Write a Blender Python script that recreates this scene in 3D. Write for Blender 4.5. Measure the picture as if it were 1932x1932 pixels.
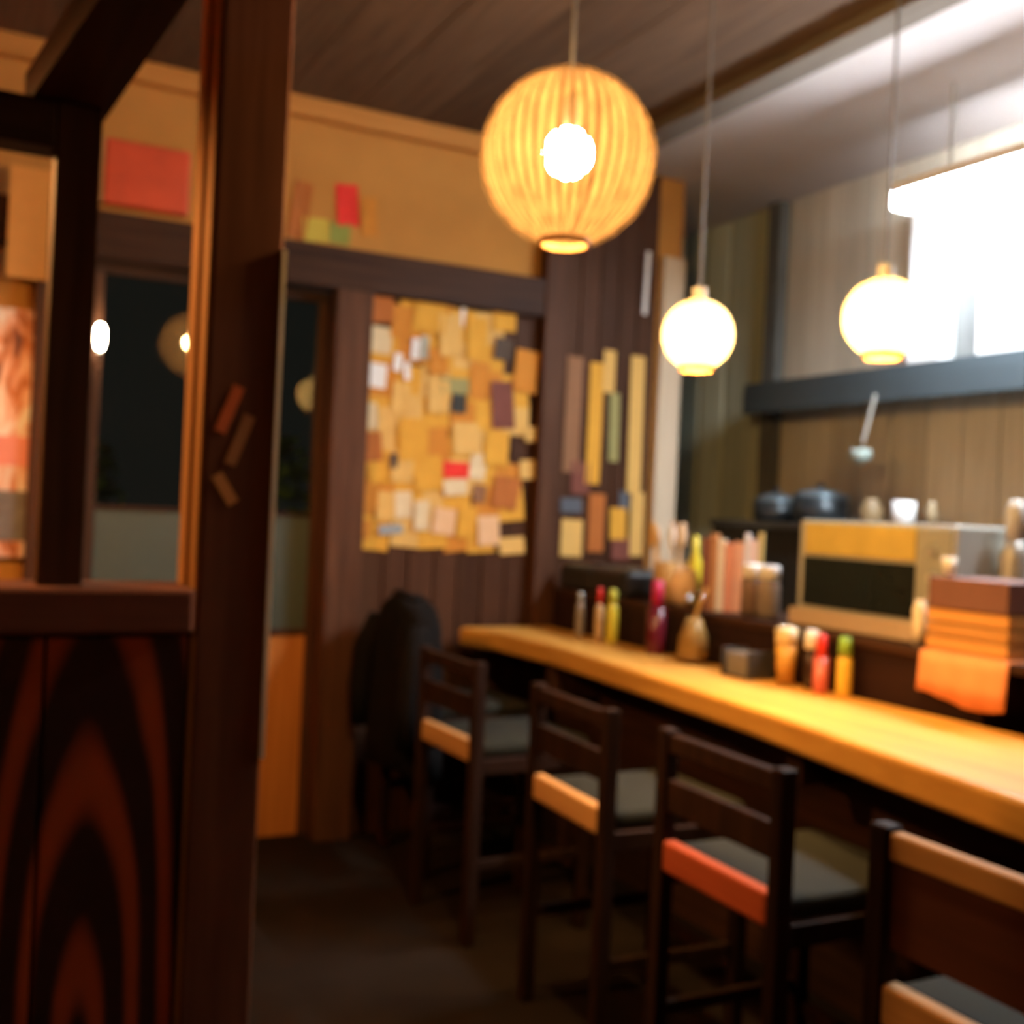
import bpy, bmesh, math, random
from mathutils import Vector, Matrix
random.seed(7)
for o in list(bpy.data.objects):
    bpy.data.objects.remove(o)
scene = bpy.context.scene
COL = scene.collection

# ---------------------------------------------------------------- camera
TH, RO, CAM_H, FPX = math.radians(27.1), math.radians(2.6), 1.29, 2083.0
Fv = Vector((math.sin(TH), math.cos(TH), 0)); R0 = Vector((math.cos(TH), -math.sin(TH), 0)); U0 = Vector((0, 0, 1))
Rv = R0 * math.cos(RO) + U0 * math.sin(RO); Uv = U0 * math.cos(RO) - R0 * math.sin(RO)
cd = bpy.data.cameras.new('camera'); cam = bpy.data.objects.new('camera', cd); COL.objects.link(cam)
cd.sensor_width = 36; cd.lens = FPX / 1932 * 36; cd.clip_start = 0.02
M = Matrix((Rv, Uv, -Fv)).transposed().to_4x4(); M.translation = (0, 0, CAM_H); cam.matrix_world = M
cd.dof.use_dof = True; cd.dof.focus_distance = 0.5; cd.dof.aperture_fstop = 8.0   # the photograph missed focus
scene.camera = cam

# ---------------------------------------------------------------- world, exposure
w = bpy.data.worlds.new('night'); scene.world = w; w.use_nodes = True
w.node_tree.nodes['Background'].inputs[0].default_value = (0.5, 0.58, 0.5, 1)
w.node_tree.nodes['Background'].inputs[1].default_value = 0.014
vs = scene.view_settings
vs.view_transform = 'Standard'; vs.look = 'None'; vs.gamma = 1; vs.use_curve_mapping = False; vs.exposure = 0.0

# lamp strengths (used in the lamps' own builders)
WOVEN_BULB, GLOBE_BULB, TUBE, SIDE_BULB, SMALL_BULB = 2100, 2700, 260, 2200, 90

# ---------------------------------------------------------------- materials
MATS = {}
def nt(name):
    m = bpy.data.materials.new(name); m.use_nodes = True
    return m, m.node_tree.nodes, m.node_tree.links, m.node_tree.nodes['Principled BSDF']
def plain(name, col, rough=0.6, metal=0.0, var=0.12, spec=0.4, scale=18):
    if name in MATS: return MATS[name]
    m, n, l, b = nt(name)
    tc = n.new('ShaderNodeTexCoord'); no = n.new('ShaderNodeTexNoise'); no.inputs['Scale'].default_value = scale
    no.inputs['Detail'].default_value = 4
    mx = n.new('ShaderNodeMix'); mx.data_type = 'RGBA'
    mx.inputs[6].default_value = (*[c * (1 - var) for c in col], 1); mx.inputs[7].default_value = (*[min(1, c * (1 + var)) for c in col], 1)
    l.new(tc.outputs['Object'], no.inputs['Vector']); l.new(no.outputs['Fac'], mx.inputs[0]); l.new(mx.outputs[2], b.inputs['Base Color'])
    b.inputs['Roughness'].default_value = rough; b.inputs['Metallic'].default_value = metal; b.inputs['Specular IOR Level'].default_value = spec
    MATS[name] = m; return m
def wood(name, c1, c2, axis=2, rough=0.6, scale=6.0, spec=0.1, bump=0.05):
    if name in MATS: return MATS[name]
    m, n, l, b = nt(name)
    tc = n.new('ShaderNodeTexCoord'); mp = n.new('ShaderNodeMapping')
    s = [6, 6, 6]; s[axis] = 0.35; mp.inputs['Scale'].default_value = s
    no = n.new('ShaderNodeTexNoise'); no.inputs['Scale'].default_value = scale; no.inputs['Detail'].default_value = 6; no.inputs['Distortion'].default_value = 0.6
    oi = n.new('ShaderNodeObjectInfo'); ad = n.new('ShaderNodeVectorMath'); ad.operation = 'ADD'
    rm = n.new('ShaderNodeMath'); rm.operation = 'MULTIPLY'; rm.inputs[1].default_value = 9
    cr = n.new('ShaderNodeValToRGB'); cr.color_ramp.elements[0].position = 0.3; cr.color_ramp.elements[1].position = 0.72
    cr.color_ramp.elements[0].color = (*c1, 1); cr.color_ramp.elements[1].color = (*c2, 1)
    hv = n.new('ShaderNodeHueSaturation'); vm = n.new('ShaderNodeMapRange'); vm.inputs[3].default_value = 0.82; vm.inputs[4].default_value = 1.18
    l.new(tc.outputs['Object'], mp.inputs['Vector']); l.new(mp.outputs[0], ad.inputs[0]); l.new(oi.outputs['Random'], rm.inputs[0]); l.new(rm.outputs[0], ad.inputs[1])
    l.new(ad.outputs[0], no.inputs['Vector']); l.new(no.outputs['Fac'], cr.inputs[0]); l.new(cr.outputs[0], hv.inputs['Color'])
    l.new(oi.outputs['Random'], vm.inputs[0]); l.new(vm.outputs[0], hv.inputs['Value']); l.new(hv.outputs[0], b.inputs['Base Color'])
    b.inputs['Roughness'].default_value = rough; b.inputs['Specular IOR Level'].default_value = spec
    bp = n.new('ShaderNodeBump'); bp.inputs['Strength'].default_value = bump; l.new(no.outputs['Fac'], bp.inputs['Height']); l.new(bp.outputs[0], b.inputs['Normal'])
    MATS[name] = m; return m
def emit(name, col, s):
    if name in MATS: return MATS[name]
    m, n, l, b = nt(name); n.remove(b); e = n.new('ShaderNodeEmission'); e.inputs[0].default_value = (*col, 1); e.inputs[1].default_value = s
    l.new(e.outputs[0], n['Material Output'].inputs[0]); MATS[name] = m; return m
def glass(name, tint=(.9, .93, .9), refl=.07):
    if name in MATS: return MATS[name]
    m, n, l, b = nt(name); n.remove(b)
    t = n.new('ShaderNodeBsdfTransparent'); t.inputs[0].default_value = (*tint, 1); g = n.new('ShaderNodeBsdfGlossy'); g.inputs['Roughness'].default_value = 0.02
    mx = n.new('ShaderNodeMixShader'); mx.inputs[0].default_value = refl
    l.new(t.outputs[0], mx.inputs[1]); l.new(g.outputs[0], mx.inputs[2]); l.new(mx.outputs[0], n['Material Output'].inputs[0])
    MATS[name] = m; return m
def shade(name, refl, trans, clear, streak=0.0):
    """thin lamp shade: a little light is scattered through, some of it passes the gaps"""
    if name in MATS: return MATS[name]
    m, n, l, b = nt(name); n.remove(b)
    d = n.new('ShaderNodeBsdfDiffuse'); d.inputs[0].default_value = (*refl, 1)
    t = n.new('ShaderNodeBsdfTranslucent'); t.inputs[0].default_value = (*trans, 1)
    a = n.new('ShaderNodeAddShader'); l.new(d.outputs[0], a.inputs[0]); l.new(t.outputs[0], a.inputs[1])
    if streak:
        tc = n.new('ShaderNodeTexCoord'); mp = n.new('ShaderNodeMapping'); mp.inputs['Scale'].default_value = (30, 30, 5)
        no = n.new('ShaderNodeTexNoise'); no.inputs['Scale'].default_value = 1.6; no.inputs['Detail'].default_value = 3
        cr = n.new('ShaderNodeValToRGB'); cr.color_ramp.elements[0].position = 0.35; cr.color_ramp.elements[1].position = 0.7
        cr.color_ramp.elements[0].color = (*[c * (1 - streak) for c in trans], 1); cr.color_ramp.elements[1].color = (*[c * (1 + streak) for c in trans], 1)
        l.new(tc.outputs['Object'], mp.inputs['Vector']); l.new(mp.outputs[0], no.inputs['Vector']); l.new(no.outputs['Fac'], cr.inputs[0]); l.new(cr.outputs[0], t.inputs[0])
    tr = n.new('ShaderNodeBsdfTransparent'); mx = n.new('ShaderNodeMixShader'); mx.inputs[0].default_value = clear
    l.new(a.outputs[0], mx.inputs[1]); l.new(tr.outputs[0], mx.inputs[2]); l.new(mx.outputs[0], n['Material Output'].inputs[0])
    MATS[name] = m; return m

DARK = wood('dark_stained_wood', (.028, .0125, .008), (.06, .026, .014))
DARKX = wood('dark_stained_wood_across', (.028, .0125, .008), (.06, .026, .014), axis=0)
DARKY = wood('dark_stained_wood_along', (.028, .0125, .008), (.06, .026, .014), axis=1)
POSTW = wood('brown_post_wood', (.05, .02, .011), (.095, .04, .02))
TRIMW = wood('amber_trim_wood', (.30, .14, .05), (.42, .21, .08))
PLANKW = wood('brown_plank_wood', (.045, .017, .008), (.075, .03, .014))
KITW = wood('kitchen_plank_wood', (.52, .46, .36), (.66, .60, .49))
GREENW = wood('grey_green_board', (.44, .46, .34), (.56, .58, .44))
KICKW = wood('orange_door_wood', (.50, .17, .035), (.66, .25, .06))
SLAB = wood('amber_counter_wood', (.48, .21, .035), (.66, .33, .065), axis=1, rough=0.4, scale=4, spec=.4)
CHAIRW = wood('chair_wood', (.014, .006, .004), (.028, .012, .007), spec=.06)
RAILW = wood('honey_rail_wood', (.42, .2, .07), (.58, .3, .11), axis=1)
RAILR = wood('red_rail_wood', (.30, .05, .02), (.40, .08, .03), axis=1)
PLASTER = plain('ochre_plaster', (.46, .205, .042), 0.9, var=.18, scale=5)
CEIL = plain('pale_kitchen_ceiling', (.40, .345, .32), 0.9, var=.08, scale=3)  # paler tone holds the tube's light on the kitchen ceiling
DCEIL = wood('smoked_ceiling_boards', (.075, .045, .028), (.12, .075, .048), axis=1, rough=.9, spec=.1)  # darker tone stands for the ceiling's shade away from the tube
FLOORM = plain('dark_floor', (.015, .0095, .006), 0.9, var=.25, scale=7, spec=.05)
BLACK = plain('black_lacquer', (.012, .011, .011), 0.45)
WHITE = plain('white_enamel', (.80, .80, .78), 0.4, var=.03)
STEEL = plain('pale_steel', (.55, .56, .53), 0.35, .6, var=.05)
CORD = plain('grey_cord', (.10, .09, .085), 0.6)
GLASS = glass('window_glass')
TABLE_GLASS = glass('clear_glass', (.92, .90, .84), .05)

# ---------------------------------------------------------------- mesh helpers
def link(name, me, mat, parent=None, smooth=False):
    o = bpy.data.objects.new(name, me); COL.objects.link(o)
    if mat and not me.materials: me.materials.append(mat)
    if smooth:
        for p in me.polygons: p.use_smooth = True
    if parent: o.parent = parent
    return o
def tag(o, label=None, cat=None, group=None, kind=None):
    if label: o['label'] = label
    if cat: o['category'] = cat
    if group: o['group'] = group
    if kind: o['kind'] = kind
    return o
def empty(name, loc, label, cat, group=None, rz=0):
    o = bpy.data.objects.new(name, None); COL.objects.link(o); o.location = loc; o.rotation_euler.z = rz; o.empty_display_size = .05
    return tag(o, label, cat, group)
def bxm(*boxes, bev=0.0):
    """boxes (x0,x1,y0,y1,z0,z1) in one mesh"""
    bm = bmesh.new()
    for x0, x1, y0, y1, z0, z1 in boxes:
        r = bmesh.ops.create_cube(bm, size=1)
        for v in r['verts']:
            v.co = Vector((x0 + (v.co.x + .5) * (x1 - x0), y0 + (v.co.y + .5) * (y1 - y0), z0 + (v.co.z + .5) * (z1 - z0)))
    if bev: bmesh.ops.bevel(bm, geom=list(bm.edges), offset=bev, segments=2, affect='EDGES', profile=.5)
    me = bpy.data.meshes.new('box'); bm.to_mesh(me); bm.free(); return me
def box(name, b, mat, parent=None, bev=0.0): return link(name, bxm(b, bev=bev), mat, parent)
def lathe(profile, seg=28, close=False):
    """profile: (radius, z) list turned about z"""
    vs_, fs = [], []
    for r, z in profile:
        for k in range(seg):
            a = 2 * math.pi * k / seg; vs_.append((max(r, 1e-4) * math.cos(a), max(r, 1e-4) * math.sin(a), z))
    for i in range(len(profile) - 1):
        for k in range(seg):
            a, b_ = i * seg + k, i * seg + (k + 1) % seg
            fs.append((a, b_, b_ + seg, a + seg))
    me = bpy.data.meshes.new('turned'); me.from_pydata(vs_, [], fs); me.update(); return me
def tube(pts, r, seg=8):
    pts = [Vector(p) for p in pts]; rr = r if isinstance(r, (list, tuple)) else [r] * len(pts)
    vs_, fs = [], []
    for i, p in enumerate(pts):
        d = (pts[min(i + 1, len(pts) - 1)] - pts[max(i - 1, 0)]).normalized()
        a = d.orthogonal().normalized(); b_ = d.cross(a)
        for k in range(seg):
            t = 2 * math.pi * k / seg; vs_.append(p + (a * math.cos(t) + b_ * math.sin(t)) * rr[i])
    for i in range(len(pts) - 1):
        for k in range(seg):
            a, b_ = i * seg + k, i * seg + (k + 1) % seg; fs.append((a, b_, b_ + seg, a + seg))
    fs += [tuple(range(seg))[::-1], tuple(range((len(pts) - 1) * seg, len(pts) * seg))]
    me = bpy.data.meshes.new('tube'); me.from_pydata(vs_, [], fs); me.update(); return me
def prism(poly, z0, z1, bev=0.0):
    bm = bmesh.new(); vs_ = [bm.verts.new((x, y, z0)) for x, y in poly]; f = bm.faces.new(vs_)
    r = bmesh.ops.extrude_face_region(bm, geom=[f])
    for v in r['geom']:
        if isinstance(v, bmesh.types.BMVert): v.co.z = z1
    bmesh.ops.recalc_face_normals(bm, faces=list(bm.faces))
    if bev: bmesh.ops.bevel(bm, geom=[e for e in bm.edges if abs(e.verts[0].co.z - e.verts[1].co.z) < 1e-5], offset=bev, segments=4, affect='EDGES', profile=.5)
    me = bpy.data.meshes.new('prism'); bm.to_mesh(me); bm.free(); return me

# ---------------------------------------------------------------- the setting
YB = 4.11      # face of the back wall
XR = 3.5       # face of the kitchen side wall
CZ = 2.82
def struct(o): o['kind'] = 'structure'; return o
struct(box('floor', (-1.9, 3.7, -1.7, 5.4, -.12, 0), FLOORM))
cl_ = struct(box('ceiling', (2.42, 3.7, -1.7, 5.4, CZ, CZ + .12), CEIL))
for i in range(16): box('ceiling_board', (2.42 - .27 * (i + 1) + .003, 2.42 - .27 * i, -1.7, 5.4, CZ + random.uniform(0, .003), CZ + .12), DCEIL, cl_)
wb = struct(link('wall_back', bxm((-1.8, .24, YB + .02, YB + .14, 0, CZ), (.24, 1.434, YB + .02, YB + .14, 2.27, CZ), (1.434, 2.92, YB + .02, YB + .14, 0, CZ)), PLASTER))
wr = struct(box('wall_right', (XR + .02, XR + .14, -1.6, 5.3, 0, CZ), plain('kitchen_plaster', (.36, .33, .28), .9)))
struct(box('wall_left', (-1.9, -1.8, -1.6, 4.25, 0, CZ), PLANKW))
struct(box('wall_rear', (-1.8, 3.62, -1.7, -1.6, 0, CZ), PLANKW))
struct(box('wall_recess', (2.92, 3.52, 5.2, 5.3, 0, CZ), plain('recess_plaster', (.30, .27, .22), .9)))
struct(box('wall_passage', (2.82, 2.92, YB + .14, 5.2, 0, CZ), PLANKW))
# planks of the back wall
for i in range(7):
    x0 = 1.434 + i * .108
    box('plank', (x0 + .003, x0 + .105, YB + random.uniform(-.003, .002), YB + .02, 0, 2.11), PLANKW, wb, .002)
for i in range(5):
    x0 = 2.292 + i * .0976
    box('plank', (x0 + .003, x0 + .0946, YB + random.uniform(-.003, .002), YB + .02, 0, CZ), PLANKW, wb, .002)
# boards of the kitchen side wall
y = 4.09
while y > -.2:
    d = random.uniform(.16, .2)
    box('plank', (XR + random.uniform(-.003, .002), XR + .02, y - d + .003, y - .003, 0, CZ), KITW, wr, .002); y -= d
for y0, y1 in ((4.19, 4.262), (4.285, 4.51), (4.54, 4.71), (4.745, 4.90), (4.93, 5.19)):
    box('plank', (XR - .004, XR + .02, y0, y1, 0, CZ), GREENW, wr, .003)
# posts, lintel, beams, mouldings
def trim(n, b, mat, label=None, bev=.004):
    o = struct(box('trim_%d' % n, b, mat, None, bev))
    if label: o['label'] = label
    return o
trim(1, (1.29, 1.434, YB - .06, YB + .14, 0, 2.11), POSTW, 'dark timber post between the glazed door and the paper collage')
trim(2, (2.19, 2.292, YB - .06, YB + .02, 0, CZ), POSTW, 'dark timber post between the paper collage and the hanging menus')
trim(3, (-1.8, 2.19, YB - .05, YB + .02, 2.11, 2.27), DARKX, 'dark lintel beam over the door and collage')
trim(4, (-1.8, 2.19, YB - .03, YB + .02, 2.745, CZ), wood('amber_moulding', (.40, .17, .04), (.48, .21, .055), axis=0), 'amber moulding along the top of the back wall')
trim(5, (2.80, 2.915, YB - .02, YB + .02, .86, 2.46), wood('pale_jamb_wood', (.70, .56, .40), (.82, .68, .50)), 'pale jamb board at the kitchen passage')
trim(6, (XR - .05, XR + .02, 4.09, 4.185, 0, CZ), wood('grey_blue_post', (.10, .10, .09), (.15, .15, .135)), 'grey post on the kitchen side wall')
trim(7, (2.36, 2.48, -1.6, YB + .02, 2.775, CZ), wood('grey_brown_beam', (.12, .095, .075), (.17, .14, .11), axis=1, rough=.9, spec=.1), 'shallow ceiling beam above the raised shelf')  # dark strip stands in for a soft band of ceiling shade
o = struct(link('trim_8', prism([(.091, 2.1), (.22, 2.1), (.323, .5), (.282, .5)], 1.95, 2.01), wood('matt_dark_beam', (.035, .014, .009), (.065, .027, .015), axis=1, rough=.9, spec=.1))); o['label'] = 'dark low beam running over the partition mullion'
trim(9, (.24, .42, YB - .04, YB + .14, 0, 2.11), POSTW, 'dark post left of the glazed doors')
# main post beside the partition
p1 = struct(link('trim_10', bxm((.405, .53, 2.0, 2.14, 0, CZ), bev=.004), wood('red_brown_post', (.085, .030, .015), (.14, .052, .026)))); p1['label'] = 'big square timber post at the end of the low partition'
box('side_board', (.398, .405, 2.005, 2.062, 0, CZ), TRIMW, p1, .001)['label'] = 'amber board on the side of the post'  # amber colour holds the side lamp's light on the post face
box('side_board', (.392, .405, 2.074, 2.138, 0, CZ), TRIMW, p1, .001)
box('edge_strip', (.527, .5345, 1.994, 2.003, .82, 1.75), plain('pale_edging', (.85, .78, .66), .4), p1)  # pale strip painted in for the highlight along the post edge
# low partition
def figured(name, c1, c2):
    m, n, l, b = nt(name)
    tc = n.new('ShaderNodeTexCoord'); mp = n.new('ShaderNodeMapping'); mp.inputs['Scale'].default_value = (3.6, 0, .62); mp.inputs['Location'].default_value = (-.235 * 3.6, 0, -.30 * .62)
    wv = n.new('ShaderNodeTexWave'); wv.wave_type = 'RINGS'; wv.rings_direction = 'SPHERICAL'; wv.inputs['Scale'].default_value = 1.5; wv.inputs['Distortion'].default_value = 2.2; wv.inputs['Detail'].default_value = 2; wv.inputs['Detail Scale'].default_value = 1.2
    cr = n.new('ShaderNodeValToRGB'); cr.color_ramp.elements[0].position = .42; cr.color_ramp.elements[1].position = .92; cr.color_ramp.elements[0].color = (*c1, 1); cr.color_ramp.elements[1].color = (*c2, 1)
    l.new(tc.outputs['Object'], mp.inputs['Vector']); l.new(mp.outputs[0], wv.inputs['Vector']); l.new(wv.outputs['Color'], cr.inputs[0]); l.new(cr.outputs[0], b.inputs['Base Color'])
    b.inputs['Roughness'].default_value = .35; return m
FIG = figured('figured_panel_wood', (.030, .010, .006), (.36, .062, .015))
pt = struct(box('wall_partition', (-1.8, .392, 2.03, 2.12, 0, 1.05), DARK))
for i in range(9):
    x1 = .39 - i * .235
    box('panel', (x1 - .229, x1, 2.005, 2.03, 0.06, 1.045), FIG, pt, .003)
box('sill', (-1.8, .395, 1.975, 2.15, 1.05, 1.13), wood('red_brown_sill', (.10, .035, .022), (.15, .055, .032), axis=0), pt, .008)
trim(11, (.14, .212, 2.02, 2.1, 1.13, 1.95), POSTW, 'slim mullion standing on the partition sill')
trim(12, (-1.8, .14, 2.02, 2.1, 1.87, 1.95), DARKX)
# glazed sliding doors
def door(n, x0, x1, yo, lean, turn):
    xm = (x0 + x1) / 2 + .0075
    d = struct(box('door_%d' % n, (x0, x1, YB + yo, YB + yo + .03, 2.07, 2.11), DARKX))
    for a, b in ((x0, x0 + .045), (x1 - .03, x1)):
        box('stile', (a, b, YB + yo, YB + yo + .03, 0.0, 2.07), POSTW, d, .002)
    box('rail', (x0 + .045, x1 - .03, YB + yo, YB + yo + .03, .775, .80), POSTW, d)
    box('rail', (x0 + .045, x1 - .03, YB + yo, YB + yo + .03, 1.235, 1.25), DARKX, d)
    pn = box('pane', (x0 + .045 - xm, x1 - .03 - xm, -.003, .003, -.41, .41), GLASS, d); pn.location = (xm, YB + yo + .015, 1.66); pn.rotation_euler = (lean, 0, turn)   # panes tilted to place the lamp reflections
    box('frosted_pane', (x0 + .045, x1 - .03, YB + yo + .01, YB + yo + .02, .80, 1.235), plain('frosted_glass', (.060, .075, .060), .5, var=.08), d)
    box('kick_panel', (x0 + .045, x1 - .03, YB + yo + .006, YB + yo + .024, .0, .775), KICKW, d)
door(1, .42, .90, .035, +.028, -.02)
door(2, .86, 1.29, .07, +.028, 0)
# ground outside the doors
struct(box('ground', (-1.9, 3.7, 5.4, 8.0, -.12, -.02), plain('yard_ground', (.04, .045, .035), .9)))

# ---------------------------------------------------------------- lamps
def sphere_pts(n=14, r=1.0, a0=0.0, a1=math.pi):
    return [(r * math.sin(a0 + (a1 - a0) * i / n), -r * math.cos(a0 + (a1 - a0) * i / n)) for i in range(n + 1)]
def woven_lamp(loc):
    x, y, z = loc; R = .178
    t = empty('pendant_lamp', (x, y, z), 'large woven ball pendant lamp glowing amber over the aisle', 'lamp')
    link('liner', lathe(sphere_pts(18, R - .006, .28, math.pi - .2), 40), shade('liner_paper', (.02, .012, .006), (.0150, .0094, .0050), .50, .4), t, True)
    N = 46; sm = shade('split_cane', (.02, .012, .005), (.0095, .0058, .0030), .0, .4)
    for k in range(N):
        a = 2 * math.pi * k / N; wd = random.uniform(.3, .55) * math.pi / N; tw = random.uniform(-.06, .06); vs_, fs = [], []
        for i in range(15):
            th = .28 + (math.pi - .48) * i / 14
            for s in (-1, 1):
                aa = a + s * wd + tw * (i / 14 - .5); rr = R + (.001 if k % 2 else .0025)
                vs_.append((rr * math.sin(th) * math.cos(aa), rr * math.sin(th) * math.sin(aa), -rr * math.cos(th)))
        for i in range(14): fs.append((2 * i, 2 * i + 1, 2 * i + 3, 2 * i + 2))
        me = bpy.data.meshes.new('strip'); me.from_pydata(vs_, [], fs); me.update(); link('cane_strip', me, sm, t)
    ring = [(R * math.sin(.28) - .004, -R * math.cos(.28) - .006), (R * math.sin(.28) + .004, -R * math.cos(.28) - .006), (R * math.sin(.28) + .004, -R * math.cos(.28) + .006), (R * math.sin(.28) - .004, -R * math.cos(.28) + .006), (R * math.sin(.28) - .004, -R * math.cos(.28) - .006)]
    link('bottom_ring', lathe(ring, 32), TRIMW, t)
    link('bulb', lathe(sphere_pts(8, .05), 14), emit('woven_bulb', (1, .60, .22), WOVEN_BULB), t, True).location = (0, 0, .012)
    link('socket', lathe([(.0, .05), (.018, .05), (.018, .12), (.006, .13), (.0, .13)], 14), BLACK, t)
    link('cord', tube([(0, 0, .12), (0, 0, CZ - z)], .004), CORD, t)
woven_lamp((1.10, 1.97, 2.015))
def globe_lamp(loc, label):
    t = empty('pendant_lamp', loc, label, 'lamp', 'globe lamps over the counter'); R = .0955
    prof = [(R * math.sin(a) * 1.0, -R * math.cos(a)) for a in [.48 + (math.pi - .60) * i / 18 for i in range(19)]]
    link('globe', lathe(prof, 32), shade('opal_globe', (.5, .4, .28), (.042, .040, .028), .0), t, True)
    rb = R * math.sin(.48); zb = -R * math.cos(.48)
    link('rim', lathe([(rb - .003, zb + .004), (rb + .002, zb + .003), (rb + .002, zb - .012), (rb - .003, zb - .012), (rb - .003, zb + .004)], 32), shade('rim_wood', (.3, .12, .04), (.002, .0006, .0002), 0), t)
    link('bulb', lathe(sphere_pts(8, .026), 12), emit('globe_bulb', (1, .60, .22), GLOBE_BULB), t, True).location = (0, 0, -.01)
    link('socket', lathe([(0, .02), (.014, .02), (.014, .09), (.02, .095), (.02, .125), (.005, .13), (0, .13)], 14), plain('lamp_cap', (.55, .5, .42), .35), t)
    link('cord', tube([(0, 0, .12), (0, 0, CZ - loc[2])], .0035), CORD, t)
globe_lamp((1.784, 2.434, 1.79), 'white globe pendant lamp hanging before the pale jamb and green boards')
globe_lamp((1.96, 1.94, 1.79), 'white globe pendant lamp hanging before the lit white cupboards')
# fluorescent fitting in the kitchen
t = empty('fluorescent_light', (3.0, 2.2, 2.45), 'white fluorescent ceiling fitting glaring over the kitchen', 'ceiling light')
box('housing', (-.05, .05, -.72, .72, .035, .075), WHITE, t, .006)
link('tube', tube([(-.022, -.70, .012), (-.022, .70, .012)], .017, 10), emit('fluorescent_tube', (.80, .90, 1.0), TUBE), t)
link('tube', tube([(.026, -.70, .012), (.026, .70, .012)], .017, 10), emit('fluorescent_tube', (.80, .90, 1.0), TUBE), t)
for s in (-1, 1):
    box('end_cap', (-.05, .05, s * .72 - .012, s * .72 + .012, -.02, .05), WHITE, t)
    link('rod', tube([(0, s * .5, .07), (0, s * .5, CZ - 2.45)], .006), STEEL, t)
# conical shaded lamps: one in the side room behind the partition, one added unseen behind the camera
def cone_lamp(loc, label, glow):
    t = empty('pendant_lamp', loc, label, 'lamp')
    link('shade', lathe([(.19, -.06), (.10, .08), (.03, .10)], 28), shade('red_shade', (.5, .12, .03), (.25, .05, .012), 0), t, True)
    link('bulb', lathe(sphere_pts(8, .03), 12), emit('cone_bulb_%d' % glow, (1, .48, .14), glow), t, True).location = (0, 0, -.035)
    link('socket', lathe([(0, 0), (.015, 0), (.015, .1), (0, .1)], 12), BLACK, t)
    link('cord', tube([(0, 0, .1), (0, 0, CZ - loc[2])], .004), CORD, t)
cone_lamp((-.42, 2.75, 2.08), 'conical red shaded pendant lamp in the side room', SIDE_BULB)
cone_lamp((-.9, -.5, 2.08), 'conical red shaded pendant lamp near the rear wall', SIDE_BULB * .22)  # unseen lamp added to brighten the post and partition fronts
# small bare bulb by the doors
t = empty('wall_lamp', (.468, YB, 1.83), 'small bare bulb lamp fixed on the glazed door stile', 'lamp')
link('bracket', tube([(-.02, .033, -.07), (-.02, -.03, -.07), (-.02, -.05, -.05)], .006), CORD, t)
link('bulb', lathe([(0.001, -.045), (.012, -.04), (.017, -.015), (.017, .025), (.010, .042), (.001, .045)], 14), emit('small_bulb', (1, .78, .5), SMALL_BULB), t, True).location = (-.02, -.05, 0)

# ---------------------------------------------------------------- counter
front = [(1.64, .70), (1.70, 1.2), (1.78, 1.75), (1.86, 2.25), (1.92, 2.9), (1.96, 3.5), (1.93, 3.85), (1.86, 4.045)]
ct = empty('bar_counter', (2.0, 2.4, 0), 'long bar counter with thick amber wooden slab top', 'counter')
o = link('slab', prism(front + [(2.28, 4.045), (2.28, .70)], .742, .82, .016), SLAB, ct); o.location = (-2.0, -2.4, 0)
box('skirt', (.18, .22, -1.7, 1.62, 0, .742), DARKY, ct)
for yy in (-1.5, -.2, 1.1): box('bracket', (-.02, .18, yy - .03, yy + .03, .62, .742), DARK, ct, .004)
rs = empty('raised_shelf', (2.44, 2.4, 0), 'raised dark serving shelf along the back of the counter', 'shelf')
box('front_panel', (-.155, -.13, -.52, 1.64, 0, .957), wood('red_brown_panel', (.018, .0075, .006), (.032, .013, .010), axis=1), rs)
box('top_board', (-.165, .17, -1.7, 1.64, .957, .982), DARKY, rs, .004)
box('back_panel', (.13, .155, -1.7, 1.64, 0, .957), DARKY, rs)
for yy in (-1.6, -.5, 1.6): box('support', (-.13, .13, yy - .015, yy + .015, 0, .957), DARK, rs)

# ---------------------------------------------------------------- chairs
def leg_mesh(x0, y0, z1, s=.018, lean=0.0):
    me = bxm((x0 - s, x0 + s, y0 - s, y0 + s, 0, z1), bev=.005)
    return me
def make_chair(rail_mat, panel=False):
    t = empty('counter_chair', (0, 0, 0), 'chair', 'chair', 'chairs along the counter'); W = .19
    for s in (-1, 1):
        link('back_post', leg_mesh(0, s * W, .84), CHAIRW, t)
        link('front_leg', leg_mesh(.39, s * W, .55), CHAIRW, t)
        box('side_rail', (.018, .372, s * W - .011, s * W + .011, .505, .55), CHAIRW, t, .003)
        box('side_stretcher', (.018, .372, s * W - .009, s * W + .009, .22, .25), CHAIRW, t, .003)
    box('front_rail', (.379, .401, -W + .018, W - .018, .505, .55), CHAIRW, t, .003)
    box('foot_rest', (.379, .401, -W + .018, W - .018, .17, .20), CHAIRW, t, .003)
    box('seat_rail', (-.016, .016, -W + .018, W - .018, .54, .605), rail_mat, t, .007)
    box('top_rail', (-.012, .014, -W + .018, W - .018, .79, .832), RAILW if panel else CHAIRW, t, .005)
    if panel: box('back_panel', (-.006, .008, -W + .018, W - .018, .655, .79), wood('red_panel_wood', (.05, .016, .010), (.085, .027, .016), axis=1), t, .003)
    else: box('back_slat', (-.010, .010, -W + .018, W - .018, .665, .735), CHAIRW, t, .004)
    bm = bmesh.new(); bmesh.ops.create_cube(bm, size=1)
    for v in bm.verts: v.co = Vector((.215 + v.co.x * .385, v.co.y * .37, .572 + v.co.z * .045))
    bmesh.ops.bevel(bm, geom=list(bm.edges), offset=.016, segments=3, affect='EDGES', profile=.5)
    me = bpy.data.meshes.new('seat'); bm.to_mesh(me); bm.free()
    link('seat_pad', me, plain('grey_green_vinyl', (.022, .021, .016), .8, spec=.08), t, True)
    return t
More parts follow.
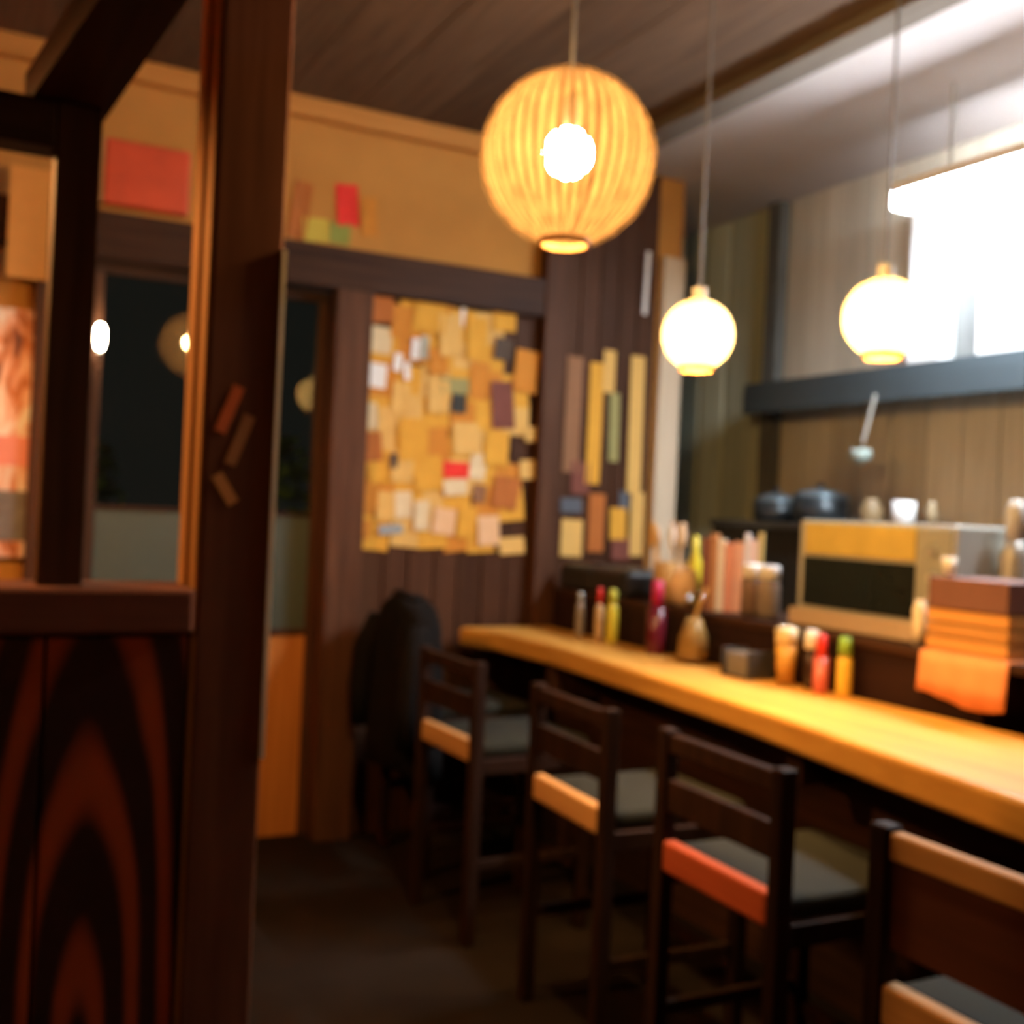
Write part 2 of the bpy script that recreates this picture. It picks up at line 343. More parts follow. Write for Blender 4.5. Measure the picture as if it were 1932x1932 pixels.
def copy_thing(root, label):
    c = root.copy(); COL.objects.link(c); c['label'] = label
    for ch in root.children:
        k = ch.copy(); COL.objects.link(k); k.parent = c
    return c
A = make_chair(RAILW); B = make_chair(RAILR); D = make_chair(RAILW, True)
A['label'] = 'ladder-back counter chair with honey rail between the jacket chair and another honey chair'
A.location = (1.42, 3.14, 0); A.rotation_euler.z = .03
c = copy_thing(A, 'ladder-back counter chair with honey seat rail beside the red-railed chair'); c.location = (1.41, 2.375, 0); c.rotation_euler.z = -.04
c = copy_thing(A, 'ladder-back counter chair wearing a dark jacket over its back'); c.location = (1.53, 3.745, 0); c.rotation_euler.z = .02
B['label'] = 'ladder-back counter chair with red seat rail'; B.location = (1.40, 1.765, 0); B.rotation_euler.z = -.02
D['label'] = 'counter chair with pale top rail and solid dark back panel'; D.location = (1.30, 1.045, 0)
# jacket over the end chair
rings = [(.955, .03, .02), (.95, .12, .05), (.925, .17, .066), (.88, .205, .075), (.80, .225, .08), (.70, .235, .083), (.58, .245, .088), (.46, .25, .09), (.36, .255, .092), (.352, .235, .078)]
vs_, fs, S = [], [], 40
for j, (z, wy, dx) in enumerate(rings):
    for k in range(S):
        a = 2 * math.pi * k / S; f = 1 + .07 * math.sin(7 * a + j * .3) * min(1, j / 4)
        ca, sa = math.cos(a), math.sin(a)
        vs_.append((1.51 + dx * f * math.copysign(abs(ca) ** .7, ca), 3.745 + wy * math.copysign(abs(sa) ** .8, sa), z + .02 * (1 - abs(sa)) * (j < 5) - .012 * math.sin(3 * a) * (j > 6)))
for j in range(len(rings) - 1):
    for k in range(S): a, b = j * S + k, j * S + (k + 1) % S; fs.append((a, a + S, b + S, b))
fs.append(tuple(range(S)))
me = bpy.data.meshes.new('jacket'); me.from_pydata(vs_, [], fs); me.update()
jk = tag(link('jacket', me, plain('charcoal_cloth', (.009, .0075, .007), .95, spec=.03), None, True), 'dark jacket draped over the back of the end chair', 'jacket')
for s in (-1, 1):
    link('sleeve', tube([(1.48, 3.745 + s * .20, .87), (1.445, 3.745 + s * .235, .76), (1.43, 3.745 + s * .24, .60), (1.432, 3.745 + s * .235, .46)], [.045, .052, .046, .038], 12), MATS['charcoal_cloth'], jk, True)
link('collar', tube([(1.52, 3.66, .955), (1.48, 3.70, .972), (1.475, 3.745, .976), (1.48, 3.79, .972), (1.52, 3.83, .955)], .016, 8), MATS['charcoal_cloth'], jk, True)

# ---------------------------------------------------------------- papers on the back wall
COLS = {'cream': (.72, .58, .36), 'white': (.86, .86, .86), 'grey': (.40, .40, .34), 'rust': (.40, .12, .02), 'orange': (.56, .21, .02), 'amber': (.68, .34, .035),
        'tan': (.70, .42, .12), 'dark': (.07, .045, .03), 'maroon': (.16, .045, .03), 'olive': (.30, .27, .10), 'black': (.03, .03, .025), 'red': (.75, .03, .02),
        'brown': (.24, .11, .05), 'blue': (.30, .34, .36), 'peach': (.75, .47, .26), 'navy': (.08, .09, .11), 'yellow': (.55, .42, .06), 'green': (.25, .27, .05)}
def sheet(name, w, h, mat, curl=.006):
    """thin sheet in xz, facing -y, a little curled"""
    vs_, fs = [], []
    n = 4
    for side in (0, 1):
        for j in range(n + 1):
            for i in range(n + 1):
                u, v = i / n - .5, j / n - .5
                vs_.append((u * w, -curl * (2 * abs(u)) ** 2 * (1 - v) + .0008 * side, v * h))
    m_ = (n + 1) ** 2
    for j in range(n):
        for i in range(n):
            a = j * (n + 1) + i
            fs.append((a, a + 1, a + n + 2, a + n + 1)); fs.append((m_ + a, m_ + a + n + 1, m_ + a + n + 2, m_ + a + 1))
    me = bpy.data.meshes.new(name); me.from_pydata(vs_, [], fs); me.update(); me.materials.append(mat); return me
def paper(name, x, z, w, h, c, y, label, group, tilt=None, cat='paper'):
    o = link(name, sheet(name, w, h, plain('paper_' + c, COLS[c], .8, var=.14, scale=25), .003), None)
    o.location = (x, y, z); o.rotation_euler.y = random.uniform(-.13, .13) if tilt is None else tilt
    return tag(o, label, cat, group)
PAPERS = [  # centre x, centre z, width, height, colour
    (1.48, 1.94, 0.100, 0.103, 'cream'), (1.47, 1.80, 0.087, 0.095, 'white'), (1.56, 1.86, 0.034, 0.070, 'white'), (1.60, 1.83, 0.027, 0.071, 'white'), 
    (1.63, 1.92, 0.032, 0.084, 'white'), (1.67, 1.93, 0.036, 0.093, 'grey'), (1.48, 2.06, 0.109, 0.103, 'rust'), (1.57, 2.02, 0.084, 0.129, 'orange'), 
    (1.69, 2.06, 0.137, 0.126, 'amber'), (1.78, 1.99, 0.097, 0.170, 'tan'), (1.83, 2.07, 0.019, 0.081, 'white'), (1.90, 1.99, 0.090, 0.172, 'amber'), 
    (2.02, 2.09, 0.103, 0.109, 'amber'), (2.02, 1.96, 0.083, 0.092, 'dark'), (2.13, 1.88, 0.110, 0.176, 'orange'), (2.03, 1.73, 0.103, 0.196, 'maroon'), 
    (1.81, 1.79, 0.121, 0.064, 'olive'), (1.83, 1.72, 0.066, 0.077, 'black'), (1.74, 1.74, 0.092, 0.132, 'tan'), (1.45, 1.64, 0.065, 0.102, 'cream'), 
    (1.52, 1.63, 0.062, 0.103, 'tan'), (1.58, 1.72, 0.076, 0.126, 'tan'), (1.46, 1.52, 0.100, 0.116, 'rust'), (1.56, 1.47, 0.031, 0.058, 'dark'), 
    (1.64, 1.56, 0.122, 0.168, 'amber'), (1.71, 1.43, 0.124, 0.140, 'amber'), (1.87, 1.58, 0.114, 0.129, 'tan'), (2.01, 1.55, 0.108, 0.144, 'amber'), 
    (1.83, 1.45, 0.113, 0.065, 'red'), (1.83, 1.38, 0.104, 0.065, 'cream'), (1.93, 1.47, 0.072, 0.109, 'cream'), (1.94, 1.36, 0.058, 0.074, 'brown'), 
    (2.06, 1.37, 0.118, 0.132, 'rust'), (2.17, 1.62, 0.065, 0.062, 'tan'), (2.16, 1.47, 0.076, 0.080, 'tan'), (1.45, 1.33, 0.100, 0.124, 'orange'), 
    (1.54, 1.29, 0.080, 0.117, 'tan'), (1.61, 1.30, 0.072, 0.105, 'cream'), (1.56, 1.20, 0.098, 0.037, 'blue'), (1.69, 1.26, 0.064, 0.118, 'cream'), 
    (1.79, 1.24, 0.098, 0.107, 'peach'), (1.89, 1.24, 0.081, 0.129, 'amber'), (1.99, 1.21, 0.097, 0.122, 'peach'), (2.10, 1.15, 0.114, 0.070, 'tan'), 
    (1.44, 1.20, 0.074, 0.070, 'orange'), (1.92, 1.82, 0.086, 0.151, 'orange'), (1.60, 1.45, 0.090, 0.125, 'tan'), (1.50, 1.42, 0.075, 0.082, 'amber'), 
    (1.73, 1.88, 0.078, 0.106, 'orange'),  ]
MENUS = [
    (2.37, 1.72, 0.079, 0.497, 'brown'),
    (2.42, 1.45, 0.090, 0.137, 'maroon'),
    (2.38, 1.33, 0.105, 0.063, 'navy'),
    (2.39, 1.19, 0.105, 0.159, 'tan'),
    (2.48, 1.69, 0.069, 0.526, 'amber'),
    (2.54, 1.92, 0.059, 0.184, 'tan'),
    (2.58, 1.68, 0.049, 0.300, 'olive'),
    (2.51, 1.26, 0.080, 0.252, 'rust'),
    (2.62, 1.26, 0.082, 0.139, 'amber'),
    (2.65, 1.36, 0.050, 0.089, 'navy'),
    (2.64, 1.15, 0.094, 0.103, 'maroon'),
    (2.69, 1.70, 0.072, 0.605, 'tan'),
    (2.72, 1.26, 0.067, 0.281, 'tan'),
]

seen = {}
for x, z, w_, h_, c in PAPERS: seen[c] = seen.get(c, 0) + 1
SINGLE = {'grey': 'grey paper slip next to white slips in the collage', 'dark': 'dark brown photo print in the collage', 'maroon': 'tall maroon print in the collage', 'olive': 'olive green card in the collage',
          'black': 'small black card in the collage under the olive card', 'red': 'bright red card in the middle of the paper collage', 'brown': 'small brown card in the collage', 'blue': 'blue-grey slip at the bottom edge of the collage'}
SINGLE_C = [c for c in SINGLE if seen.get(c) == 1]
ANCH = [(x, z, {'grey': 'grey slip', 'maroon': 'maroon print', 'olive': 'olive card', 'black': 'black card', 'red': 'red card', 'brown': 'brown card', 'blue': 'blue-grey slip'}[c]) for x, z, w_, h_, c in PAPERS if c in SINGLE_C]
def note_label(x, z, c, what):
    ax, az, an = min(ANCH, key=lambda q: math.hypot(q[0] - x, q[1] - z)); dx, dz = x - ax, z - az
    rel = ('above' if dz > 0 else 'below') if abs(dz) > abs(dx) * 1.3 else ('diagonally above' if dz > .05 else 'diagonally below' if dz < -.05 else 'level with')
    far = 'just ' if math.hypot(dx, dz) < .16 else 'well ' if math.hypot(dx, dz) > .3 else ''
    return '%s %s%s the %s in the collage' % (what, far if rel != 'level with' else '', rel, an)
# a lower layer of ochre sheets under the collage
k = 0
for j in range(8):
    for i in range(6):
        if (j == 7 and i in (0, 5)) or (j == 0 and i in (5,)) or (i == 5 and j in (3, 6)): continue
        c = ('amber', 'orange', 'amber', 'tan')[(i * 3 + j) % 4]
        x, z = 1.50 + i * .117 + random.uniform(-.012, .012), 1.19 + j * .122 + random.uniform(-.012, .012)
        paper('paper_sheet', x, z, .125, .135, c, YB - .006 - .0012 * ((i + j) % 3), note_label(x, z, c, '%s backing sheet' % c), 'lower sheets of the collage')
for i, (x, z, w_, h_, c) in enumerate(PAPERS):
    lab = SINGLE.get(c) if seen[c] == 1 else None
    if not lab: lab = note_label(x, z, c, 'bright white paper slip' if c == 'white' else '%s paper note' % c)
    paper('red_card' if c == 'red' else 'paper_note', x, z, w_, h_, c, YB - .014 - .0012 * (i % 5), lab, 'notes on top of the collage')
for i, (x, z, w_, h_, c) in enumerate(MENUS):
    lab = '%s %s hanging on the planks %s' % (c, 'long paper menu strip' if h_ > .24 else 'paper menu card', {3: 'below the navy card', 5: 'above the olive strip', 11: 'next to the olive strip', 12: 'right beside the pale jamb', 1: 'above a navy card', 10: 'below the other cards', 2: 'below the brown strip', 9: 'beside a tan strip'}.get(i, 'near the pale jamb'))
    paper('menu_strip' if h_ > .24 else 'menu_card', x, z, w_, h_, c, YB - .008 - .002 * (i % 3), lab, 'menus on the planks', random.uniform(-.02, .02), 'menu')
# white strip for the tube reflection near the jamb top, marks on the header
paper('paper_slip', 2.715, 2.33, .022, .28, 'white', YB - .008, 'narrow white paper slip high on the planks by the pale jamb', None, .03)
for x, z, w_, h_, c, lab in ((1.15, 2.40, .07, .22, 'rust', 'rust coloured sticker on the header wall over the door'), (1.215, 2.335, .10, .09, 'yellow', 'yellow sticker on the header wall over the door'),
                             (1.335, 2.45, .09, .16, 'red', 'red sticker on the header wall over the door'), (1.31, 2.335, .08, .08, 'green', 'olive green sticker on the header wall over the door'), (1.425, 2.42, .06, .15, 'orange', 'orange sticker on the header wall beside a red one')):
    paper('sticker', x, z, w_, h_, c, YB + .016, lab, 'stickers on the header', None, 'sticker')
sg = tag(box('sign_board', (.44, .73, YB - .03, YB + .018, 2.30, 2.53), plain('red_sign_paint', (.62, .07, .02), .6, var=.3, scale=9), None, .01), 'red painted sign board on the wall above the glazed doors', 'sign')
box('sign_edge', (.425, .44, YB - .028, YB + .015, 2.30, 2.53), TRIMW, sg)
# lit paper banner and poster in the side room
tag(link('paper_banner', sheet('paper_banner', .125, .37, plain('orange_banner', (.72, .30, .06), .8), .004), None), 'plain orange paper banner hanging above the picture poster', 'banner').location = (.205, YB - .075, 2.18)
m, n, l, b = nt('picture_print')
tc = n.new('ShaderNodeTexCoord'); mp = n.new('ShaderNodeMapping'); mp.inputs['Scale'].default_value = (14, 1, 5); no = n.new('ShaderNodeTexNoise'); no.inputs['Scale'].default_value = 1.3; no.inputs['Detail'].default_value = 3; no.inputs['Distortion'].default_value = 1.2
cr = n.new('ShaderNodeValToRGB'); e = cr.color_ramp.elements; e[0].position = .30; e[0].color = (.10, .02, .015, 1); e[1].position = .70; e[1].color = (.85, .78, .72, 1)
for p_, c_ in ((.40, (.55, .16, .04, 1)), (.50, (.78, .42, .30, 1)), (.60, (.82, .62, .52, 1))):
    q = e.new(p_); q.color = c_
l.new(tc.outputs['Object'], mp.inputs['Vector']); l.new(mp.outputs[0], no.inputs['Vector']); l.new(no.outputs['Fac'], cr.inputs[0]); l.new(cr.outputs[0], b.inputs['Base Color']); b.inputs['Roughness'].default_value = .5
po = tag(link('picture_poster', sheet('picture_poster', .40, .84, m, .002), None), 'tall colourful poster of pale and orange shapes in the side room', 'poster'); po.location = (.06, YB - .008, 1.48)
pk = link('pink_print', sheet('pink_print', .13, .10, plain('pink_ink', (.80, .28, .22), .6), 0), None, po); pk.location = (.13, -.004, -.06)
dk = link('photo_print', sheet('photo_print', .15, .17, plain('photo_grey', (.16, .14, .13), .6, var=.6, scale=30), 0), None, po); dk.location = (.11, -.004, -.28)
# tape pieces on the big post
for x0, z0, x1, z1, c, lab in ((.458, 1.488, .431, 1.415, 'red', 'red-orange tape strip stuck on the big post'), (.480, 1.437, .451, 1.358, 'brown', 'brown tape strip stuck on the big post'), (.430, 1.328, .456, 1.288, 'orange', 'short orange tape strip stuck low on the big post')):
    o = link('tape_strip', sheet('tape_strip', .021, math.hypot(x1 - x0, z1 - z0) + .012, plain('tape_' + c, {'red': (.62, .13, .03), 'brown': (.36, .15, .05), 'orange': (.55, .24, .07)}[c], .6), 0), None)
    o.location = ((x0 + x1) / 2, 1.9985, (z0 + z1) / 2); o.rotation_euler.y = math.atan2(x0 - x1, z0 - z1); tag(o, lab, 'tape', 'tape on the post')

# ---------------------------------------------------------------- kitchen
def cupboard(y0, y1, label, doors):
    t = empty('wall_cupboard', (XR - .004, (y0 + y1) / 2, 1.93), label, 'cupboard'); d = (y1 - y0) / 2
    box('body', (-.2, 0, -d, d, 0, .60), WHITE, t, .003)
    for i in range(doors):
        a = -d + 2 * d * i / doors
        q = box('cupboard_door', (-.215, -.2, a + .003, a + 2 * d / doors - .003, .003, .597), WHITE, t, .003)
        box('knob', (-.228, -.215, a + .02, a + .035, .06, .075), STEEL, q)
cupboard(2.965, 3.125, 'narrow white wall cupboard behind the globe lamp', 1)
cupboard(1.6, 2.80, 'wide white three-door wall cupboard under the fluorescent light', 3)
tag(box('metal_box', (XR - .16, XR - .004, 2.82, 2.95, 1.93, 2.34), plain('grey_metal', (.15, .155, .15), .5), None, .006), 'plain grey metal box between the white cupboards', 'box')
wsf = empty('wall_shelf', (XR - .004, 2.7, 1.79), 'dark blue-grey shelf board below the white cupboards', 'shelf')
box('board', (-.23, 0, -1.4, 1.38, .11, .14), plain('slate_board', (.040, .054, .062), .6), wsf, .003)
box('fascia', (-.235, -.21, -1.4, 1.38, 0, .11), plain('slate_board', (.040, .054, .062), .6), wsf, .003)
# ladle
t = empty('hanging_ladle', (XR - .25, 3.30, 1.80), 'pale ladle hanging from the wall shelf below the globe lamp', 'ladle')
link('handle', tube([(0, -.055, .02), (0, 0, -.17)], .0055), plain('ladle_handle', (.6, .58, .52), .4), t)
link('bowl', lathe(sphere_pts(8, .045, 0, 1.9), 20), plain('ladle_bowl', (.40, .48, .43), .4), t, True).location = (0, .012, -.21)
# back counter with pots
bc = empty('back_counter', (3.29, 2.5, 0), 'dark kitchen counter against the side wall', 'counter')
box('body', (-.19, .2, -1.9, 1.55, 0, 1.27), wood('dark_kitchen_front', (.03, .03, .028), (.05, .05, .045)), bc)
box('worktop', (-.2, .2, -1.9, 1.56, 1.27, 1.30), plain('dark_steel', (.06, .065, .065), .4, .3), bc, .003)
def turned(name, loc, prof, mat, label, cat, group=None, seg=24):
    o = link(name, lathe(prof, seg), mat, None, True); o.location = loc; return tag(o, label, cat, group)
def pot(loc, r, h, label):
    t = empty('cooking_pot', loc, label, 'pot'); mt = plain('black_iron', (.03, .035, .038), .35, .4)
    link('pot_body', lathe([(0, 0), (r * .9, 0), (r, .02), (r, h), (r - .006, h), (r - .006, .02), (0, .012)], 28), mt, t, True)
    ld = link('lid', lathe([(r, h), (r, h + .006), (r * .6, h + .03), (0.001, h + .04)], 28), plain('grey_lid', (.16, .20, .22), .3, .5), t, True)
    link('lid_knob', lathe([(0, h + .038), (.012, h + .04), (.016, h + .058), (0, h + .064)], 14), BLACK, ld, True)
    for s in (-1, 1): link('handle', tube([(0, s * (r - .002), h * .7), (.0, s * (r + .035), h * .72), (0, s * (r + .035), h * .8), (0, s * (r - .002), h * .8)], .006), mt, t)
pot((3.28, 3.56, 1.30), .115, .11, 'black iron pot with grey lid on the kitchen counter')
pot((3.30, 3.86, 1.30), .10, .09, 'smaller black pot beside the grey post')
turned('storage_jar', (3.28, 3.27, 1.30), [(0, 0), (.04, 0), (.045, .02), (.045, .07), (.03, .09), (.03, .105), (0, .11)], plain('brown_jar', (.26, .17, .08), .4), 'brown jar on the kitchen counter beside the black pot', 'jar')
turned('white_mug', (3.28, 3.10, 1.30), [(0, 0), (.035, 0), (.042, .03), (.044, .10), (.039, .10), (.036, .02), (0, .012)], WHITE, 'bright white mug on the kitchen counter', 'mug')
turned('spice_bottle', (3.28, 2.965, 1.30), [(0, 0), (.018, 0), (.020, .06), (.013, .08), (.013, .10), (0, .102)], plain('tan_spice', (.35, .27, .16), .4), 'small tan spice bottle on the kitchen counter', 'bottle')

# ---------------------------------------------------------------- things on the raised shelf
ZS = .983
t = empty('counter_oven', (2.49, 2.385, ZS), 'pale metal counter oven with yellow top panel and dark window', 'oven')
wm = plain('pale_oven_metal', (.50, .50, .44), .4, .2)
box('body', (-.09, .11, -.305, .305, .0, .325), wm, t, .008)
box('top_panel', (-.098, -.09, -.17, .27, .222, .314), plain('yellow_oven_panel', (.62, .48, .12), .5, var=.2), t, .002)
box('window', (-.097, -.09, -.17, .275, .06, .212), plain('dark_oven_glass', (.012, .016, .015), .15), t, .002)
box('control_panel', (-.097, -.09, -.295, -.18, .06, .314), plain('grey_oven_panel', (.33, .34, .30), .4), t, .002)
box('ledge', (-.125, -.09, -.30, .302, .0, .05), plain('tan_oven_ledge', (.62, .45, .30), .4), t, .004)
for zz in (.12, .18, .25):
    k_ = link('dial', lathe([(0, 0), (.014, 0), (.012, .014), (0, .014)], 14), STEEL, t); k_.location = (-.097, -.237, zz); k_.rotation_euler.y = -math.pi / 2
# books and folders
bk = [(3.20, .026, .25, (.20, .06, .03), 'red-brown'), (3.17, .022, .265, (.46, .20, .07), 'orange-brown'), (3.142, .022, .245, (.78, .66, .48), 'cream'), (3.112, .030, .235, (.66, .26, .15), 'coral'),
      (3.075, .032, .24, (.70, .36, .22), 'salmon'), (3.042, .014, .27, (.85, .80, .78), 'white'), (3.012, .026, .25, (.80, .60, .56), 'pale pink'), (2.98, .016, .275, (.62, .45, .16), 'mustard')]
acc = 0.0
for y_, th_, h_, c_, nm in bk:
    s_ = acc + th_ / 2; acc += th_ + .002
    t = empty('book', (2.315 + s_ * .75, 3.075 - s_ * .66, ZS), '%s spined book standing on the raised shelf' % nm, 'book', 'books on the raised shelf', math.atan2(.75, .66))
    cv = plain('book_' + nm, c_, .6)
    link('cover', bxm((0, .125, -th_ / 2, -th_ / 2 + .002, 0, h_), (0, .125, th_ / 2 - .002, th_ / 2, 0, h_), (0, .003, -th_ / 2, th_ / 2, 0, h_)), cv, t)
    box('pages', (.003, .12, -th_ / 2 + .002, th_ / 2 - .002, .003, h_ - .004), plain('book_pages', (.7, .6, .45), .9), t)
for y_, nm, c_ in ((2.885, 'brown', (.16, .10, .075)), (2.80, 'taupe', (.22, .17, .14))):
    t = empty('lidded_jar', (2.38, y_, ZS), '%s jar with white lid next to the counter oven' % nm, 'jar')
    link('jar_body', lathe([(0, 0), (.034, 0), (.037, .02), (.036, .11), (.03, .125), (0, .126)], 22), plain('jar_' + nm, c_, .3), t, True)
    link('lid', lathe([(0, .126), (.034, .126), (.034, .165), (.03, .172), (0, .172)], 22), WHITE, t, True)
# utensil pot
t = empty('utensil_pot', (2.40, 3.36, ZS), 'tan ceramic pot full of utensils on the raised shelf', 'pot')
link('pot_body', lathe([(0, 0), (.055, 0), (.07, .04), (.075, .15), (.068, .15), (.062, .03), (0, .012)], 28), plain('tan_ceramic', (.50, .30, .11), .5), t, True)
for i, (dx, dy, hh, c_, nm) in enumerate([(-.03, .045, .30, (.70, .40, .12), 'orange spoon'), (-.035, .02, .28, (.72, .58, .42), 'beige spoon'), (-.02, -.015, .29, (.86, .84, .80), 'white spoon'), (.0, -.03, .30, (.58, .26, .14), 'reddish spatula'), (-.02, -.05, .30, (.82, .68, .46), 'cream ladle'), (.02, .03, .31, (.52, .28, .12), 'brown spatula')]):
    u = empty('kitchen_' + nm.split()[1], (2.40 + dx, 3.36 + dy, ZS + .014), '%s handle up in the utensil pot' % nm, 'utensil', 'utensils in the pot')
    mt = plain('utensil_' + nm, c_, .5); tx, ty = dx * .6, dy * .8
    link('handle', tube([(0, 0, 0), (tx * .6, ty * .6, hh * .62)], .006), mt, u)
    hd = link('head', lathe(sphere_pts(8, 1), 14), mt, u, True); hd.location = (tx * .85, ty * .85, hh * .78); hd.scale = (.010, .019, .05)
turned('sugar_bowl', (2.335, 3.20, ZS), [(0, 0), (.03, 0), (.047, .04), (.05, .09), (.04, .125), (.02, .14), (0.001, .142)], plain('peach_bowl', (.78, .56, .34), .6), 'peach domed sugar bowl beside the utensil pot', 'bowl')
turned('yellow_bottle', (2.42, 3.255, ZS), [(0, 0), (.025, 0), (.025, .15), (.012, .19), (.012, .25), (0, .252)], plain('yellow_plastic', (.62, .50, .03), .4), 'yellow squeeze bottle behind the peach sugar bowl', 'bottle')
# black cabinet at the wall end
t = empty('black_cabinet', (2.40, 3.60, ZS), 'low black cabinet on the far end of the raised shelf', 'cabinet')
box('body', (-.115, .12, -.10, .40, 0, .105), BLACK, t, .02)
box('cabinet_door', (-.122, -.115, -.08, .14, .012, .093), plain('black_door', (.02, .018, .018), .4), t, .003)
box('cabinet_door', (-.122, -.115, .15, .38, .012, .093), MATS['black_door'], t, .003)
# right end: brown box, crate, cloth, white items
crate = empty('wooden_crate', (2.42, 1.945, ZS), 'orange wooden crate on the raised shelf beside the oven', 'crate')
cm = wood('crate_wood', (.46, .22, .06), (.60, .31, .10), axis=1)
for zz in (.0, .036, .072):
    box('slat', (-.13, -.12, -.125, .125, zz + .002, zz + .033), cm, crate, .002); box('slat', (.09, .10, -.125, .125, zz + .002, zz + .033), cm, crate, .002)
    box('slat', (-.12, .09, -.125, -.115, zz + .002, zz + .033), cm, crate, .002); box('slat', (-.12, .09, .115, .125, zz + .002, zz + .033), cm, crate, .002)
box('base', (-.12, .09, -.115, .115, 0, .008), cm, crate)
tag(box('brown_box', (2.285, 2.515, 1.82, 2.065, ZS + .1105, ZS + .19), plain('maroon_card', (.15, .065, .05), .7), None, .004), 'maroon cardboard box on top of the orange crate', 'box')
turned('white_cup', (2.33, 2.04, ZS + .191), [(0, 0), (.014, 0), (.019, .05), (.017, .05), (.013, .006), (0, .004)], plain('ivory_cup', (.80, .74, .62), .4), 'small ivory cup standing on the maroon box', 'cup')
turned('milk_bottle', (2.325, 2.125, .983), [(0, 0), (.016, 0), (.018, .05), (.020, .095), (.013, .12), (0, .122)], plain('milk_plastic', (.82, .72, .55), .4), 'small cream bottle between the oven and the crate', 'bottle')
cl = []
vs_, fs = [], []
prof = [(2.40, .9835), (2.34, .9835), (2.285, .9838), (2.2705, .981), (2.2695, .95), (2.269, .91), (2.2685, .865)]
for j, (x, z) in enumerate(prof):
    for i in range(21):
        u = i / 20; yy = 1.80 + .27 * u
        vs_.append((x - (.006 + .005 * math.sin(u * 19)) * max(0, j - 3) / 3, yy, z - (.012 * math.sin(u * 5) if j == 6 else 0)))
for j in range(6):
    for i in range(20): a = j * 21 + i; fs.append((a, a + 1, a + 22, a + 21))
me = bpy.data.meshes.new('cloth'); me.from_pydata(vs_, [], fs); me.update()
co = tag(link('folded_cloth', me, plain('coral_cloth', (.80, .30, .12), .85, var=.25, scale=14), None, True), 'coral cloth hanging over the front of the raised shelf', 'cloth'); co.modifiers.new('thickness', 'SOLIDIFY').thickness = .0015
crate.location.z += .003; 
t = empty('steel_flask', (2.566, 2.032, ZS), 'slim grey flask with pale lid behind the maroon box', 'flask')
link('flask_body', lathe([(0, 0), (.036, 0), (.039, .02), (.039, .25), (.026, .29), (0, .292)], 26), plain('grey_flask', (.36, .34, .29), .4, .3), t, True)
link('lid', lathe([(0, .29), (.025, .29), (.025, .37), (.017, .40), (0, .402)], 22), plain('pale_lid', (.6, .58, .52), .4), t, True)

# ---------------------------------------------------------------- things on the counter
ZC = .821
def bottle(loc, r, h, body, cap, label, capr=None, caph=.04):
    t = empty('sauce_bottle', loc, label, 'bottle')
    link('bottle_body', lathe([(0, 0), (r * .92, 0), (r, .008), (r, h * .62), (r * .55, h - caph), (0, h - caph)], 22), body, t, True)
    c_ = capr or r * .55
    link('cap', lathe([(0, h - caph), (c_, h - caph), (c_ * .9, h - .004), (c_ * .5, h), (0, h)], 18), cap, t, True)
red = plain('ketchup_red', (.62, .03, .025), .35); yel = plain('mustard_yellow', (.66, .42, .05), .35); grn = plain('leaf_green_cap', (.22, .42, .06), .4)
bottle((2.205, 2.36, ZC), .021, .165, plain('rose_bottle', (.50, .10, .07), .3), red, 'red squeeze bottle beside the green-capped bottle', .016, .07)
bottle((2.235, 2.30, ZC), .021, .165, yel, grn, 'yellow bottle with green cap on the counter', .019, .05)
bottle((2.235, 2.43, ZC), .022, .17, plain('soy_dark', (.03, .015, .01), .2), WHITE, 'dark soy bottle with round white cap', .024, .055)
t = empty('beer_glass', (2.20, 2.50, ZC), 'tall amber drink glass with pale froth on the counter', 'glass')
link('glass_wall', lathe([(0, 0), (.026, 0), (.036, .172), (.034, .172), (.0245, .008), (0, .008)], 26), TABLE_GLASS, t, True)
link('drink', lathe([(0, .009), (.0242, .009), (.0308, .115), (0, .115)], 24), plain('amber_drink', (.75, .42, .10), .3), t, True)
link('froth', lathe([(0, .1155), (.031, .1155), (.0335, .165), (.02, .17), (0, .17)], 24), plain('froth', (.80, .66, .42), .7), t, True)
t = empty('napkin_holder', (2.19, 2.66, ZC), 'low dark napkin holder on the counter beside the drink glass', 'napkin holder')
link('holder', bxm((-.05, .05, -.065, .065, 0, .008), (-.05, .05, -.065, -.058, .008, .085), (-.05, .05, .058, .065, .008, .085), bev=.002), plain('dark_metal', (.06, .055, .05), .4, .3), t)
link('napkins', bxm(*[(-.045, .045, -.05 + i * .014, -.042 + i * .014, .008, .075) for i in range(7)]), plain('grey_napkin', (.20, .17, .14), .9), t)
t = empty('glass_carafe', (2.20, 2.95, ZC), 'tall waisted glass carafe with amber stirrer on the counter', 'carafe')
link('glass_wall', lathe([(0, 0), (.055, 0), (.06, .02), (.05, .09), (.028, .155), (.03, .19), (.048, .235), (.045, .235), (.026, .19), (.024, .155), (.046, .09), (.055, .02), (0, .008)], 30), TABLE_GLASS, t, True)
link('tea', lathe([(0, .009), (.0545, .021), (.0455, .089), (.0235, .150), (0, .150)], 28), plain('amber_tea', (.42, .26, .10), .25), t, True)
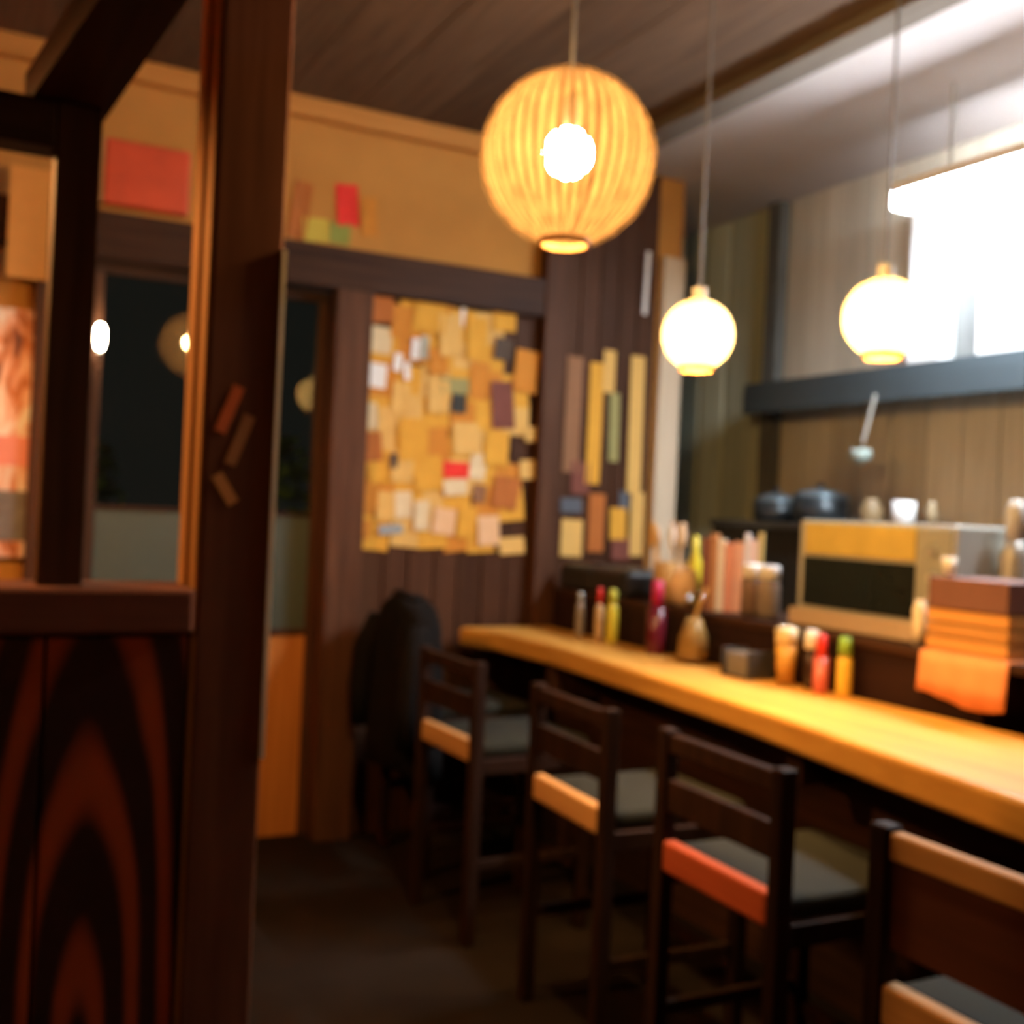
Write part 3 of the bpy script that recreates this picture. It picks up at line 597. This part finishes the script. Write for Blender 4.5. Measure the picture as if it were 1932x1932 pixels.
link('stirrer', tube([(-.03, .02, .03), (.012, -.008, .19), (.03, -.02, .25)], .006), plain('honey_stick', (.70, .40, .10), .5), t)
bottle((2.21, 3.18, ZC), .034, .255, plain('wine_bottle', (.10, .008, .016), .2), plain('magenta_cap', (.42, .01, .07), .4), 'tall dark wine bottle with magenta cap', .022, .09)
bottle((2.20, 3.54, ZC), .015, .20, plain('pale_label', (.62, .42, .22), .5), red, 'slim cream bottle with red cap near the back wall', .010, .06)
bottle((2.21, 3.465, ZC), .022, .20, plain('lemon_bottle', (.60, .50, .04), .4), plain('lemon_cap', (.50, .48, .06), .4), 'yellow bottle near the back wall end of the counter', .016, .05)
bottle((2.20, 3.68, ZC), .016, .17, plain('grey_shaker', (.30, .25, .19), .4), STEEL, 'slim grey shaker at the wall end of the counter', .012, .03)

# ---------------------------------------------------------------- shrubs in the dark yard
def shrub(loc, h, label):
    t = empty('garden_shrub', loc, label, 'shrub'); vs_, fs = [], []
    for i in range(420):
        a = random.uniform(0, 2 * math.pi); z = random.uniform(.15, 1) ** .8 * h; r = .34 * math.sin(min(1, z / h) * 2.6 + .35) * random.uniform(.3, 1)
        p = Vector((r * math.cos(a), r * math.sin(a), z)); d = Vector((random.gauss(0, 1), random.gauss(0, 1), random.gauss(.3, .7))).normalized(); s = d.orthogonal().normalized() * .02
        n0 = len(vs_); vs_ += [p - s * .2, p + d * .045 + s, p + d * .09, p + d * .045 - s]; fs.append((n0, n0 + 1, n0 + 2, n0 + 3))
    me = bpy.data.meshes.new('foliage'); me.from_pydata(vs_, [], fs); me.update()
    tag(link('foliage', me, plain('shrub_leaf', (.16, .30, .09), .6), t), kind='stuff')
    for i in range(3): link('stem', tube([(.02 * i - .02, 0, 0), (.06 * (i - 1), .03 * (i - 1), h * .7)], .012), PLANKW, t)
shrub((1.55, 5.15 + .55, -.02), 1.65, 'leafy green shrub outside the glazed door by the post')
shrub((.62, 5.15 + .75, -.02), 1.55, 'leafy green shrub outside the glazed door near the small bulb')
